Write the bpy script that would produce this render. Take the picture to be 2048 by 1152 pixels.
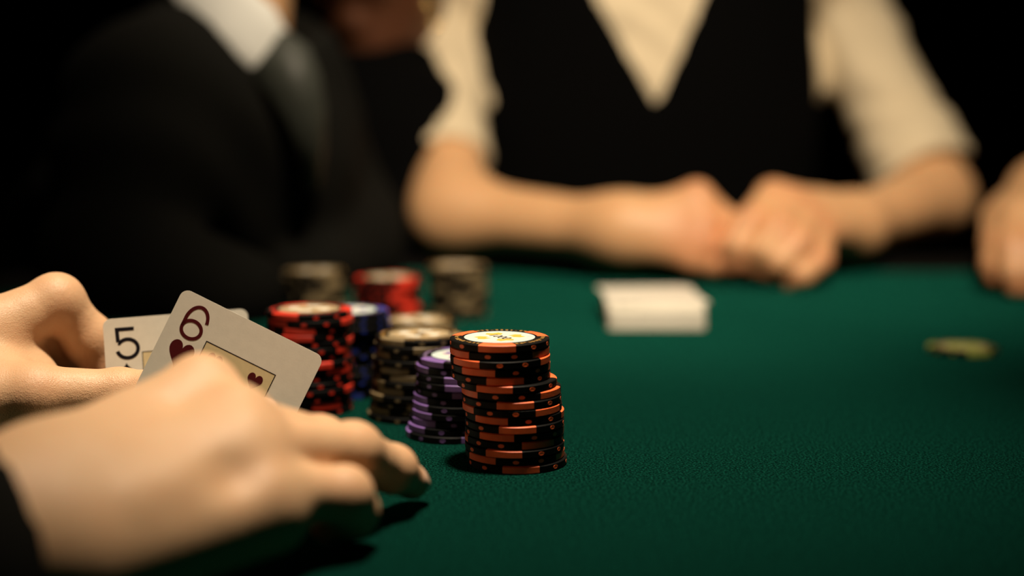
import bpy, bmesh, math, random
import numpy as np
from mathutils import Vector, Matrix

for o in list(bpy.data.objects):
    bpy.data.objects.remove(o)
SC = bpy.context.scene
COL = SC.collection
R = math.radians
TZ = 0.76                      # table top above the floor

# ------------------------------------------------------------------ camera
FPX = 50.0 / 36.0 * 2048
PITCH = R(7.53)
CAM = Vector((0, 0, TZ + 0.147))
cam_d = bpy.data.cameras.new('camera')
cam = bpy.data.objects.new('camera', cam_d)
COL.objects.link(cam)
cam.location = CAM
cam.rotation_euler = (math.pi / 2 - PITCH, 0, 0)
cam_d.lens = 50
cam_d.sensor_width = 36
cam_d.clip_start = 0.02
cam_d.dof.use_dof = True
cam_d.dof.focus_distance = 0.577
cam_d.dof.aperture_fstop = 2.8
SC.camera = cam
VF = Vector((0, math.cos(PITCH), -math.sin(PITCH)))
VU = Vector((0, math.sin(PITCH), math.cos(PITCH)))
VR = Vector((1, 0, 0))


def at(px, py, d):
    """The point seen at a photograph pixel, d metres along the optical axis."""
    return CAM + VR * ((px - 1024) / FPX * d) + VU * ((576 - py) / FPX * d) + VF * d


# ------------------------------------------------------------------ world, light, exposure
w = bpy.data.worlds.new('world')
SC.world = w
w.use_nodes = True
w.node_tree.nodes['Background'].inputs[0].default_value = (1.0, 0.85, 0.65, 1)
w.node_tree.nodes['Background'].inputs[1].default_value = 0.001
SC.view_settings.view_transform = 'Standard'
SC.view_settings.look = 'None'
SC.view_settings.exposure = 0.0
SC.view_settings.gamma = 1.0
SC.view_settings.use_curve_mapping = False


def spot(name, loc, target, power, angle, blend, radius, color=(1, 0.82, 0.60)):
    d = bpy.data.lights.new(name, 'SPOT')
    d.energy = power
    d.spot_size = R(angle)
    d.spot_blend = blend
    d.shadow_soft_size = radius
    d.color = color
    o = bpy.data.objects.new(name, d)
    COL.objects.link(o)
    o.location = loc
    o.rotation_euler = (Vector(target) - Vector(loc)).to_track_quat('-Z', 'Y').to_euler()
    return o


spot('table_spotlight', (0.04, 0.53, TZ + 1.15), (-0.035, 0.63, TZ), 118, 36, 1.0, 0.06)
spot('dealer_spotlight', (0.20, 0.18, TZ + 1.05), (0.11, 1.22, TZ + 0.06), 114, 41, 1.0, 0.06)
spot('collar_fill', (-0.08, 0.86, TZ + 1.20), (-0.24, 1.10, TZ + 0.2), 23, 20, 1.0, 0.06)  # unseen fill, added only to brighten the suited man's collar

# ------------------------------------------------------------------ materials


def mat(name, color, rough=0.5, spec=0.5, sss=0.0, sheen=0.0, sheen_tint=None, coat=0.0, metallic=0.0,
        var=0.0, var_scale=60.0, bump=0.0, bump_scale=300.0, bump_dist=0.001, voronoi=False, color2=None, detail=4.0):
    m = bpy.data.materials.new(name)
    m.use_nodes = True
    nt = m.node_tree
    b = nt.nodes['Principled BSDF']
    b.inputs['Base Color'].default_value = (*color, 1)
    b.inputs['Roughness'].default_value = rough
    b.inputs['Specular IOR Level'].default_value = spec
    b.inputs['Metallic'].default_value = metallic
    b.inputs['Coat Weight'].default_value = coat
    if sheen:
        b.inputs['Sheen Weight'].default_value = sheen
        b.inputs['Sheen Roughness'].default_value = 0.5
        b.inputs['Sheen Tint'].default_value = (*(sheen_tint or color), 1)
    if sss:
        b.inputs['Subsurface Weight'].default_value = sss
        b.inputs['Subsurface Radius'].default_value = (1.0, 0.35, 0.2)
        b.inputs['Subsurface Scale'].default_value = 0.004
    tc = nt.nodes.new('ShaderNodeTexCoord')
    if var or color2:
        n = nt.nodes.new('ShaderNodeTexNoise')
        n.inputs['Scale'].default_value = var_scale
        n.inputs['Detail'].default_value = detail
        nt.links.new(tc.outputs['Object'], n.inputs['Vector'])
        mx = nt.nodes.new('ShaderNodeMix')
        mx.data_type = 'RGBA'
        c2 = color2 or tuple(max(0, c * (1 - var)) for c in color)
        mx.inputs[6].default_value = (*color, 1)
        mx.inputs[7].default_value = (*c2, 1)
        rp = nt.nodes.new('ShaderNodeMapRange')
        rp.inputs['From Min'].default_value = 0.35
        rp.inputs['From Max'].default_value = 0.65
        nt.links.new(n.outputs['Fac'], rp.inputs['Value'])
        nt.links.new(rp.outputs['Result'], mx.inputs[0])
        nt.links.new(mx.outputs[2], b.inputs['Base Color'])
    if bump:
        if voronoi:
            t = nt.nodes.new('ShaderNodeTexVoronoi')
            t.inputs['Scale'].default_value = bump_scale
            out = t.outputs['Distance']
        else:
            t = nt.nodes.new('ShaderNodeTexNoise')
            t.inputs['Scale'].default_value = bump_scale
            t.inputs['Detail'].default_value = 5
            out = t.outputs['Fac']
        nt.links.new(tc.outputs['Object'], t.inputs['Vector'])
        bp = nt.nodes.new('ShaderNodeBump')
        bp.inputs['Strength'].default_value = bump
        bp.inputs['Distance'].default_value = bump_dist
        nt.links.new(out, bp.inputs['Height'])
        nt.links.new(bp.outputs['Normal'], b.inputs['Normal'])
    return m


def skin_mat(name, base, flush, bump=0.5):
    m = mat(name, base, rough=0.48, spec=0.4, sss=0.18)
    nt = m.node_tree
    b = nt.nodes['Principled BSDF']
    tc = nt.nodes.new('ShaderNodeTexCoord')
    at_ = nt.nodes.new('ShaderNodeAttribute')
    at_.attribute_name = 'flush'
    n = nt.nodes.new('ShaderNodeTexNoise')
    n.inputs['Scale'].default_value = 90
    n.inputs['Detail'].default_value = 6
    nt.links.new(tc.outputs['Object'], n.inputs['Vector'])
    ma = nt.nodes.new('ShaderNodeMath')
    ma.operation = 'MULTIPLY_ADD'
    ma.inputs[1].default_value = 0.5
    nt.links.new(n.outputs['Fac'], ma.inputs[0])
    nt.links.new(at_.outputs['Fac'], ma.inputs[2])
    sb = nt.nodes.new('ShaderNodeMath')
    sb.operation = 'SUBTRACT'
    sb.use_clamp = True
    sb.inputs[1].default_value = 0.22
    nt.links.new(ma.outputs[0], sb.inputs[0])
    mx = nt.nodes.new('ShaderNodeMix')
    mx.data_type = 'RGBA'
    mx.inputs[6].default_value = (*base, 1)
    mx.inputs[7].default_value = (*flush, 1)
    nt.links.new(sb.outputs[0], mx.inputs[0])
    nt.links.new(mx.outputs[2], b.inputs['Base Color'])
    v = nt.nodes.new('ShaderNodeTexVoronoi')
    v.inputs['Scale'].default_value = 1100
    v.feature = 'DISTANCE_TO_EDGE'
    nt.links.new(tc.outputs['Object'], v.inputs['Vector'])
    n2 = nt.nodes.new('ShaderNodeTexNoise')
    n2.inputs['Scale'].default_value = 420
    n2.inputs['Detail'].default_value = 5
    nt.links.new(tc.outputs['Object'], n2.inputs['Vector'])
    ad = nt.nodes.new('ShaderNodeMath')
    ad.operation = 'ADD'
    nt.links.new(v.outputs['Distance'], ad.inputs[0])
    nt.links.new(n2.outputs['Fac'], ad.inputs[1])
    bp = nt.nodes.new('ShaderNodeBump')
    bp.inputs['Strength'].default_value = bump
    bp.inputs['Distance'].default_value = 0.0004
    nt.links.new(ad.outputs[0], bp.inputs['Height'])
    nt.links.new(bp.outputs['Normal'], b.inputs['Normal'])
    return m


M = {}
M['felt'] = mat('felt', (0.0012, 0.0090, 0.0066), rough=1.0, spec=0.0, sheen=0.27, sheen_tint=(0.04, 0.6, 0.42),
                color2=(0.0002, 0.0012, 0.0010), var_scale=900, bump=1.0, bump_scale=1500, bump_dist=0.0012, detail=6)
nt_ = M['felt'].node_tree
mr_ = nt_.nodes.new('ShaderNodeMapRange')
mr_.inputs['From Min'].default_value = 0.44
mr_.inputs['From Max'].default_value = 0.66
mr_.inputs['To Min'].default_value = 0.08
mr_.inputs['To Max'].default_value = 0.70
nn_ = nt_.nodes.new('ShaderNodeTexNoise')
nn_.inputs['Scale'].default_value = 1050
nn_.inputs['Detail'].default_value = 3
nt_.links.new(nt_.nodes['Texture Coordinate'].outputs['Object'], nn_.inputs['Vector'])
nt_.links.new(nn_.outputs['Fac'], mr_.inputs['Value'])
nt_.links.new(mr_.outputs['Result'], nt_.nodes['Principled BSDF'].inputs['Sheen Weight'])
M['leather'] = mat('leather', (0.003, 0.0025, 0.002), rough=0.8, spec=0.08, bump=0.3, bump_scale=500, bump_dist=0.0004, voronoi=True)
M['dark_wood'] = mat('dark_wood', (0.03, 0.014, 0.007), rough=0.45, var=0.5, var_scale=18)
M['wall'] = mat('wall_paint', (0.008, 0.007, 0.006), rough=0.9, var=0.3, var_scale=8)
M['carpet'] = mat('carpet', (0.012, 0.008, 0.007), rough=1.0, var=0.5, var_scale=200)
M['chip_black'] = mat('chip_black', (0.0025, 0.0025, 0.0025), rough=0.5, spec=0.12, bump=0.15, bump_scale=900, bump_dist=0.0003)
CHIP_COL = {
    'orange': (0.95, 0.155, 0.04), 'purple': (0.20, 0.11, 0.36), 'red': (0.66, 0.035, 0.016),
    'blue': (0.022, 0.045, 0.32), 'cream': (0.21, 0.155, 0.08), 'green': (0.28, 0.34, 0.06)}
for k_, c_ in CHIP_COL.items():
    M['chip_' + k_] = mat('chip_' + k_, c_, rough=0.45, spec=0.4, var=0.18, var_scale=120, bump=0.12, bump_scale=900, bump_dist=0.0003)
M['label_paper'] = mat('label_paper', (0.78, 0.76, 0.66), rough=0.35, var=0.08, var_scale=200)
M['label_pale'] = mat('label_pale', (0.55, 0.66, 0.66), rough=0.35, var=0.08, var_scale=200)
M['label_tan'] = mat('label_tan', (0.40, 0.31, 0.18), rough=0.35, var=0.15, var_scale=200)
M['label_lime'] = mat('label_lime', (0.62, 0.66, 0.22), rough=0.35, var=0.2, var_scale=260)
M['label_buff'] = mat('label_buff', (0.48, 0.35, 0.19), rough=0.35, var=0.3, var_scale=260)
M['label_gold'] = mat('label_gold', (0.80, 0.47, 0.07), rough=0.35, var=0.1, var_scale=200)
M['ink'] = mat('ink', (0.010, 0.008, 0.012), rough=0.6, spec=0.1, var=0.2, var_scale=300)
M['print_gold'] = mat('print_gold', (0.50, 0.27, 0.06), rough=0.4, var=0.3, var_scale=400)
M['print_purple'] = mat('print_purple', (0.32, 0.22, 0.42), rough=0.4, var=0.3, var_scale=400)
M['card_stock'] = mat('card_stock', (0.80, 0.76, 0.66), rough=0.42, spec=0.4, var=0.04, var_scale=300, bump=0.08, bump_scale=1200, bump_dist=0.0002)
M['card_yellow'] = mat('card_yellow', (0.74, 0.61, 0.35), rough=0.42, var=0.06, var_scale=300)
M['ink_red'] = mat('ink_red', (0.085, 0.008, 0.010), rough=0.6, spec=0.1, var=0.1, var_scale=300)
M['skin'] = skin_mat('skin', (0.64, 0.41, 0.24), (0.60, 0.26, 0.13), 0.45)
M['skin_dealer'] = skin_mat('skin_dealer', (0.66, 0.38, 0.19), (0.62, 0.22, 0.10), 0.2)
M['skin_dark'] = skin_mat('skin_dark', (0.11, 0.04, 0.018), (0.10, 0.03, 0.012), 0.2)
M['nail'] = mat('nail', (0.68, 0.45, 0.32), rough=0.28, spec=0.5, var=0.05, var_scale=200)
M['suit'] = mat('suit_cloth', (0.006, 0.006, 0.005), rough=0.95, spec=0.08, bump=0.3, bump_scale=700, bump_dist=0.0006)
M['black_cloth'] = mat('black_cloth', (0.0015, 0.0015, 0.0015), rough=0.95, spec=0.04, bump=0.3, bump_scale=700, bump_dist=0.0006)
M['shirt'] = mat('shirt_cotton', (0.70, 0.59, 0.41), rough=0.9, spec=0.2, bump=0.5, bump_scale=60, bump_dist=0.004, var=0.06, var_scale=40)
M['white_cotton'] = mat('white_cotton', (0.70, 0.70, 0.66), rough=0.9, spec=0.2, bump=0.3, bump_scale=90, bump_dist=0.002, var=0.05, var_scale=40)
M['hair'] = mat('hair', (0.012, 0.007, 0.004), rough=0.5, var=0.5, var_scale=150, bump=0.6, bump_scale=250, bump_dist=0.002)
M['eye'] = mat('eye', (0.6, 0.58, 0.55), rough=0.2, var=0.05)
M['gold'] = mat('gold', (0.8, 0.55, 0.2), rough=0.2, metallic=1.0, var=0.05)
M['band_cloth'] = mat('band_cloth', (0.040, 0.044, 0.036), rough=0.5, spec=0.3, var=0.2, var_scale=60)
M['button'] = mat('button', (0.10, 0.08, 0.06), rough=0.3, var=0.1)

# ------------------------------------------------------------------ object helpers


def link(name, me, m=None, parent=None, loc=None):
    o = bpy.data.objects.new(name, me)
    COL.objects.link(o)
    if m is not None:
        me.materials.append(m)
    if parent is not None:
        o.parent = parent
    if loc is not None:
        o.location = loc
    return o


def tag(o, label=None, cat=None, group=None, kind=None):
    for k, v in (('label', label), ('category', cat), ('group', group), ('kind', kind)):
        if v:
            o[k] = v
    return o


def thing(name, label, cat, loc=(0, 0, 0), rotz=0.0, group=None):
    o = bpy.data.objects.new(name, None)
    o.empty_display_size = 0.02
    COL.objects.link(o)
    o.location = loc
    o.rotation_euler = (0, 0, rotz)
    return tag(o, label, cat, group)


def to_mesh(bm, name, smooth=False):
    me = bpy.data.meshes.new(name)
    bm.normal_update()
    bm.to_mesh(me)
    bm.free()
    if smooth:
        for p in me.polygons:
            p.use_smooth = True
    return me


def box_mesh(name, lo, hi, bevel=0.0):
    bm = bmesh.new()
    bmesh.ops.create_cube(bm, size=1)
    lo, hi = Vector(lo), Vector(hi)
    for v in bm.verts:
        v.co = Vector(((lo.x + hi.x) / 2 + v.co.x * (hi.x - lo.x), (lo.y + hi.y) / 2 + v.co.y * (hi.y - lo.y), (lo.z + hi.z) / 2 + v.co.z * (hi.z - lo.z)))
    if bevel:
        bmesh.ops.bevel(bm, geom=bm.edges[:], offset=bevel, segments=2, affect='EDGES')
    return to_mesh(bm, name)


def smooth_by_angle(me, ang=35):
    bm = bmesh.new()
    bm.from_mesh(me)
    for f in bm.faces:
        f.smooth = True
    for e in bm.edges:
        if len(e.link_faces) == 2 and e.calc_face_angle(0) > R(ang):
            e.smooth = False
    bm.to_mesh(me)
    bm.free()
    return me


def prism(name, outline, t, z0=0.0, m=None):
    """A flat outline (x, y) given a thickness t along z."""
    bm = bmesh.new()
    vs = [bm.verts.new((x, y, z0)) for x, y in outline]
    f = bm.faces.new(vs)
    ret = bmesh.ops.extrude_face_region(bm, geom=[f])
    for g in ret['geom']:
        if isinstance(g, bmesh.types.BMVert):
            g.co.z += t
    bmesh.ops.recalc_face_normals(bm, faces=bm.faces[:])
    return to_mesh(bm, name)


def ribbon(name, pts, wd, t, z0=0.0, closed=False):
    """A stroke of width wd along a 2-D path, given a thickness t."""
    bm = bmesh.new()
    n = len(pts)
    L, Rr = [], []
    for i, p in enumerate(pts):
        p = Vector(p)
        a = Vector(pts[(i - 1) % n]) if (i > 0 or closed) else p
        b = Vector(pts[(i + 1) % n]) if (i < n - 1 or closed) else p
        d1 = (p - a).normalized() if (p - a).length > 1e-9 else None
        d2 = (b - p).normalized() if (b - p).length > 1e-9 else None
        d1 = d1 or d2
        d2 = d2 or d1
        n1 = Vector((-d1.y, d1.x))
        n2 = Vector((-d2.y, d2.x))
        nn = (n1 + n2).normalized()
        k = wd / 2 / max(0.35, nn.dot(n1))
        L.append(p + nn * k)
        Rr.append(p - nn * k)
    lo = [[bm.verts.new((q.x, q.y, z0)) for q in s] for s in (L, Rr)]
    hi = [[bm.verts.new((q.x, q.y, z0 + t)) for q in s] for s in (L, Rr)]
    rng = range(n if closed else n - 1)
    for i in rng:
        j = (i + 1) % n
        bm.faces.new((hi[0][i], hi[0][j], hi[1][j], hi[1][i]))
        bm.faces.new((lo[0][i], lo[1][i], lo[1][j], lo[0][j]))
        bm.faces.new((lo[0][i], lo[0][j], hi[0][j], hi[0][i]))
        bm.faces.new((lo[1][i], hi[1][i], hi[1][j], lo[1][j]))
    bmesh.ops.recalc_face_normals(bm, faces=bm.faces[:])
    return to_mesh(bm, name)


# ------------------------------------------------------------------ the setting
for nm, lo, hi, m in (
        ('floor', (-2.6, -2.0, -0.1), (2.6, 3.4, 0.0), 'carpet'),
        ('ceiling', (-2.6, -2.0, 2.7), (2.6, 3.4, 2.8), 'wall'),
        ('wall_back', (-2.6, 3.4, 0.0), (2.6, 3.5, 2.7), 'wall'),
        ('wall_front', (-2.6, -2.1, 0.0), (2.6, -2.0, 2.7), 'wall'),
        ('wall_left', (-2.7, -2.0, 0.0), (-2.6, 3.4, 2.7), 'wall'),
        ('wall_right', (2.6, -2.0, 0.0), (2.7, 3.4, 2.7), 'wall')):
    tag(link(nm, box_mesh(nm, lo, hi), M[m]), kind='structure')

# the poker table: felt playing surface inside a low padded rail, on two pedestals


def stadium(r, n=40, xl=-0.05, xr=0.62, cy=0.72):
    p = []
    for i in range(n + 1):
        a = -math.pi / 2 + math.pi * i / n
        p.append((xr + r * math.cos(a), cy + r * math.sin(a)))
    for i in range(n + 1):
        a = math.pi / 2 + math.pi * i / n
        p.append((xl + r * math.cos(a), cy + r * math.sin(a)))
    return p


table = thing('poker_table', 'long oval poker table with dark green felt top under the chips and hands', 'table', (0.28, 0.72, 0))
TOFF = Vector((-0.28, -0.72, 0))


def tpart(name, me, m):
    me.transform(Matrix.Translation(TOFF))
    return link(name, me, M[m], table)


tpart('felt_top', prism('felt_top', stadium(0.50), 0.03, TZ - 0.03), 'felt')
tpart('table_bed', prism('table_bed', stadium(0.56), 0.04, TZ - 0.071), 'dark_wood')
# rail: a half-round section swept round the oval
bm = bmesh.new()
SECT = [(0.501, -0.031), (0.501, 0.002), (0.505, 0.006), (0.525, 0.010), (0.55, 0.008), (0.572, 0.0), (0.58, -0.014), (0.575, -0.031)]
rings = []
for r_, z_ in SECT:
    rings.append([bm.verts.new((x, y, TZ + z_)) for x, y in stadium(r_)])
for a, b in zip(rings, rings[1:] + rings[:1]):
    for i in range(len(a)):
        j = (i + 1) % len(a)
        bm.faces.new((a[i], a[j], b[j], b[i]))
bmesh.ops.recalc_face_normals(bm, faces=bm.faces[:])
tpart('padded_rail', smooth_by_angle(to_mesh(bm, 'padded_rail'), 60), 'leather')
for lx in (-0.05, 0.62):
    bm = bmesh.new()
    prof = [(0.20, 0.0), (0.20, 0.03), (0.09, 0.06), (0.06, 0.12), (0.05, 0.35), (0.07, 0.55), (0.14, TZ - 0.075), (0.14, TZ - 0.071)]
    rr = [[bm.verts.new((lx + r_ * math.cos(2 * math.pi * i / 24), 0.72 + r_ * math.sin(2 * math.pi * i / 24), z_)) for i in range(24)] for r_, z_ in prof]
    for a, b in zip(rr, rr[1:]):
        for i in range(24):
            bm.faces.new((a[i], a[(i + 1) % 24], b[(i + 1) % 24], b[i]))
    bm.faces.new(rr[0][::-1])
    bm.faces.new(rr[-1])
    bmesh.ops.recalc_face_normals(bm, faces=bm.faces[:])
    tpart('pedestal', smooth_by_angle(to_mesh(bm, 'pedestal')), 'dark_wood')

# ------------------------------------------------------------------ poker chips
CR, CT = 0.0202, 0.00325
BV = 0.00045


def sector_rings(bm, prof, a0, a1, n, closed):
    rings = []
    for r_, z_ in prof:
        rings.append([bm.verts.new((r_ * math.sin(a0 + (a1 - a0) * i / n), -r_ * math.cos(a0 + (a1 - a0) * i / n), z_)) for i in range(n if closed else n + 1)])
    m_ = len(rings[0])
    for a, b in zip(rings, rings[1:]):
        for i in range(m_ if closed else m_ - 1):
            bm.faces.new((a[i], a[(i + 1) % m_], b[(i + 1) % m_], b[i]))
    return rings


def chip_body():
    bm = bmesh.new()
    prof = [(CR - BV * 3.0, 0.0), (CR - BV, BV * 0.3), (CR, BV), (CR, CT - BV), (CR - BV, CT - BV * 0.3), (CR - BV * 3, CT),
            (0.0152, CT), (0.0149, CT - 0.0002), (0.0146, CT - 0.0002), (0.0144, CT - 0.0001)]
    rg = sector_rings(bm, prof, 0, 2 * math.pi, 48, True)
    bm.faces.new(rg[0])
    bm.faces.new(rg[-1])
    bmesh.ops.recalc_face_normals(bm, faces=bm.faces[:])
    return smooth_by_angle(to_mesh(bm, 'chip_body'), 40)


def chip_insert():
    e = 0.00003
    bm = bmesh.new()
    prof = [(0.0154, -0.0), (CR - BV * 3.0, -0.0), (CR + e - BV, BV * 0.3), (CR + e, BV), (CR + e, CT - BV), (CR + e - BV, CT - BV * 0.3 + e), (CR - BV * 3, CT + e), (0.0154, CT + e)]
    h = R(21.5)
    rg = sector_rings(bm, prof, -h, h, 8, False)
    a, b = rg[-1], rg[0]
    for i in range(8):
        bm.faces.new((a[i], a[i + 1], b[i + 1], b[i]))
    bm.faces.new([r_[0] for r_ in rg])
    bm.faces.new([r_[-1] for r_ in rg][::-1])
    bmesh.ops.recalc_face_normals(bm, faces=bm.faces[:])
    return smooth_by_angle(to_mesh(bm, 'chip_insert'), 40)


def chip_spot():
    bm = bmesh.new()
    ring = []
    for i in range(12):
        a = 2 * math.pi * i / 12
        th = 0.066 * math.cos(a)
        ring.append(bm.verts.new((CR * math.sin(th), -(CR + 0.00003) * math.cos(th), CT / 2 + 0.0008 * math.sin(a))))
    back = [bm.verts.new((v.co.x * 0.985, v.co.y * 0.985, v.co.z)) for v in ring]
    bm.faces.new(ring)
    bm.faces.new(back[::-1])
    for i in range(12):
        bm.faces.new((ring[i], back[i], back[(i + 1) % 12], ring[(i + 1) % 12]))
    bmesh.ops.recalc_face_normals(bm, faces=bm.faces[:])
    return to_mesh(bm, 'chip_spot')


def disc(name, r, z0, z1, n=48):
    return prism(name, [(r * math.cos(2 * math.pi * i / n), r * math.sin(2 * math.pi * i / n)) for i in range(n)], z1 - z0, z0)


def rim_print(seed):
    rnd = random.Random(seed)
    bm = bmesh.new()
    for g in range(3):
        for i in range(11):
            a = R(120 * g + 60 - 34 + 68 * i / 10)
            r0 = 0.0164 + rnd.random() * 0.0004
            r1 = 0.0181 + rnd.random() * 0.0004
            if i % 5 == 2:
                r1 = 0.0172
            hw = R(1.7 + rnd.random() * 1.0)
            q = [(r0, a - hw), (r1, a - hw * 0.7), (r1, a + hw * 0.9), (r0, a + hw * 0.5)]
            bt = [bm.verts.new((r_ * math.sin(t), -r_ * math.cos(t), CT)) for r_, t in q]
            tp = [bm.verts.new((v.co.x, v.co.y, CT + 0.00003)) for v in bt]
            bm.faces.new(tp)
            for k in range(4):
                bm.faces.new((bt[k], bt[(k + 1) % 4], tp[(k + 1) % 4], tp[k]))
    bmesh.ops.recalc_face_normals(bm, faces=bm.faces[:])
    return to_mesh(bm, 'rim_print')


def text_mesh(name, s, size, t, z0):
    c = bpy.data.curves.new(name, 'FONT')
    c.body = s
    c.size = size
    c.align_x = 'CENTER'
    c.align_y = 'CENTER'
    c.extrude = t / 2
    c.offset = size * 0.012
    o = bpy.data.objects.new(name, c)
    COL.objects.link(o)
    dg = bpy.context.evaluated_depsgraph_get()
    me = bpy.data.meshes.new_from_object(o.evaluated_get(dg))
    bpy.data.objects.remove(o)
    me.materials.clear()
    me.transform(Matrix.Translation((0, 0, z0 + t / 2)))
    return me


ME_BODY, ME_INS, ME_SPOT = chip_body(), chip_insert(), chip_spot()
ME_BODY.materials.append(M['chip_black'])
INS, SPOT, PRINT, WEDGE = {}, {}, {}, {}
for c_ in CHIP_COL:
    INS[c_] = ME_INS.copy()
    INS[c_].materials.append(M['chip_' + c_])
    SPOT[c_] = ME_SPOT.copy()
    SPOT[c_].materials.append(M['chip_' + c_])
    PRINT[c_] = rim_print(5)
    PRINT[c_].materials.append(M['print_purple'] if c_ in ('purple', 'blue') else M['chip_' + c_] if c_ in ('red', 'green') else M['print_gold'])
ZL = CT - 0.0001
ME_LABEL = disc('label_inlay', 0.0144, ZL, ZL + 0.00008)
ME_LABEL.materials.append(M['label_pale'])
ME_CENTRE = disc('label_centre', 0.0112, ZL + 0.00008, ZL + 0.00011)
ME_CENTRE.materials.append(M['label_paper'])
TAN_LABEL, TAN_CENTRE = ME_LABEL.copy(), ME_CENTRE.copy()
TAN_LABEL.materials.clear()
TAN_LABEL.materials.append(M['label_tan'])
TAN_CENTRE.materials.clear()
TAN_CENTRE.materials.append(M['label_buff'])
LIME_CENTRE = ME_CENTRE.copy()
LIME_CENTRE.materials.clear()
LIME_CENTRE.materials.append(M['label_lime'])


def wedge_mesh():
    pts = []
    for a, r_ in ((-24, 0.0045), (-26, 0.0085), (-14, 0.0105), (0, 0.0090), (14, 0.0105), (26, 0.0085), (24, 0.0045), (0, 0.0060)):
        pts.append((r_ * math.sin(R(a)), -r_ * math.cos(R(a))))
    return prism('label_wedge', pts, 0.00003, ZL + 0.00011)


for c_ in CHIP_COL:
    WEDGE[c_] = wedge_mesh()
    WEDGE[c_].materials.append(M['label_gold'] if c_ == 'orange' else M['label_paper'] if c_ in ('red', 'cream') else M['chip_' + c_])
DENOM = {'orange': '1000', 'purple': '500', 'red': '5', 'blue': '10', 'cream': '100', 'green': '25'}
TXT = {}
for c_, s_ in DENOM.items():
    TXT[c_] = text_mesh('denomination', s_, 0.0062, 0.00003, ZL + 0.00012)
    TXT[c_].materials.append(M['ink'])

ORD = ['', 'topmost', 'second from top', 'third from top', 'fourth from top', 'fifth from top', 'sixth from top', 'seventh from top', 'eighth from top',
       'ninth from top', 'tenth from top', 'eleventh from top', 'twelfth from top', 'thirteenth from top', 'fourteenth from top', 'fifteenth from top', 'sixteenth from top']


def make_chip(colour, top, label, group):
    t = thing('poker_chip', label, 'poker chip', group=group)
    link('chip_body', ME_BODY, parent=t)
    for k in range(3):
        o = link('edge_block', INS[colour], parent=t)
        o.rotation_euler.z = R(120 * k)
        for q in (-15, 15):
            o = link('edge_spot', SPOT[colour], parent=t)
            o.rotation_euler.z = R(120 * k + 60 + q)
    if top:
        tan = colour in ('red', 'cream', 'green')
        lb = link('label_inlay', TAN_LABEL if tan else ME_LABEL, parent=t)
        link('label_centre', LIME_CENTRE if colour == 'green' else TAN_CENTRE if tan else ME_CENTRE, parent=lb)
        link('rim_print', PRINT[colour], parent=t)
        for k in range(4):
            o = link('label_wedge', WEDGE[colour], parent=lb)
            o.rotation_euler.z = R(90 * k + 20)
        o = link('denomination', TXT[colour], parent=lb)
        o.rotation_euler.z = R(-52)
    return t


def copy_tree(o, parent=None):
    c = o.copy()
    COL.objects.link(c)
    if parent is not None:
        c.parent = parent
    for ch in list(o.children):
        copy_tree(ch, c)
    return c


PLAIN = {}


def stack(colour, where, group, rows):
    """rows: from the top down, (x, y, turn in degrees)."""
    n = len(rows)
    for i, (x, y, a) in enumerate(rows):
        name = 'bottom' if i == n - 1 and n > 1 else ORD[i + 1]
        label = f'{colour}-edged black poker chip, {name} {where}'
        if i == 0:
            t = make_chip(colour, True, label, group)
        elif colour in PLAIN:
            t = copy_tree(PLAIN[colour])
            t['label'] = label
            t['group'] = group
        else:
            t = PLAIN[colour] = make_chip(colour, False, label, group)
        t.location = (x, y, TZ + (n - 1 - i) * CT)
        t.rotation_euler.z = R(a)


# front orange stack, read row by row
OX = [790, 791, 794, 796, 797, 843, 873, 876, 880, 896, 897, 896, 895, 897, 900, 918]
OA = [-2.5, -58, -45, -27, 6, -15, -63, 4.5, -71, -29, 3.5, -22, 30, -13, -44, 4]
rows = [((780 + c / 3.6 - 1024) / FPX * 0.582, 0.568 + 0.0006 * math.sin(i * 2.3), a) for i, (c, a) in enumerate(zip(OX, OA))]
stack('orange', 'in the front stack', 'chips of the orange stack', rows)
# purple stack behind it
UX = [536, 520, 518, 515, 510, 500, 495, 485, 472, 458, 443]
UA = [-46, -66, 1.5, 3, 13, -63, -61, -53, -45, -58, -84]
rows = [((780 + c / 3.6 - 1024) / FPX * 0.630, 0.618 + 0.0005 * math.sin(i * 1.7), a) for i, (c, a) in enumerate(zip(UX, UA))]
stack('purple', 'of the purple stack', 'chips of the purple stack', rows)
rnd = random.Random(11)
RA = [-28, -46, -6, -8, -31, -50, -35, 17, 50, -30, -22, -38, -27, 33, 5, -12]
rows = [((622 - 1024) / FPX * 0.682 + rnd.uniform(-.0007, .0007), 0.669 + rnd.uniform(-.0007, .0007), a) for a in RA[:15]]
stack('red', 'in the stack behind the held cards', 'chips of the nearer red stack', rows)


def rstack(colour, where, group, n, px, y, jitter=0.0009, lean=0.0, turn=None, first=None):
    d = y * math.cos(PITCH) + 0.12 * math.sin(PITCH)
    x = (px - 1024) / FPX * d
    out = []
    for i in range(n):
        a = rnd.uniform(-60, 60) if turn is None else turn + rnd.uniform(-14, 14)
        if i == 0 and first is not None:
            a = first
        out.append((x + rnd.uniform(-jitter, jitter) - lean * i, y + rnd.uniform(-jitter, jitter), a))
    stack(colour, where, group, out)


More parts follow.
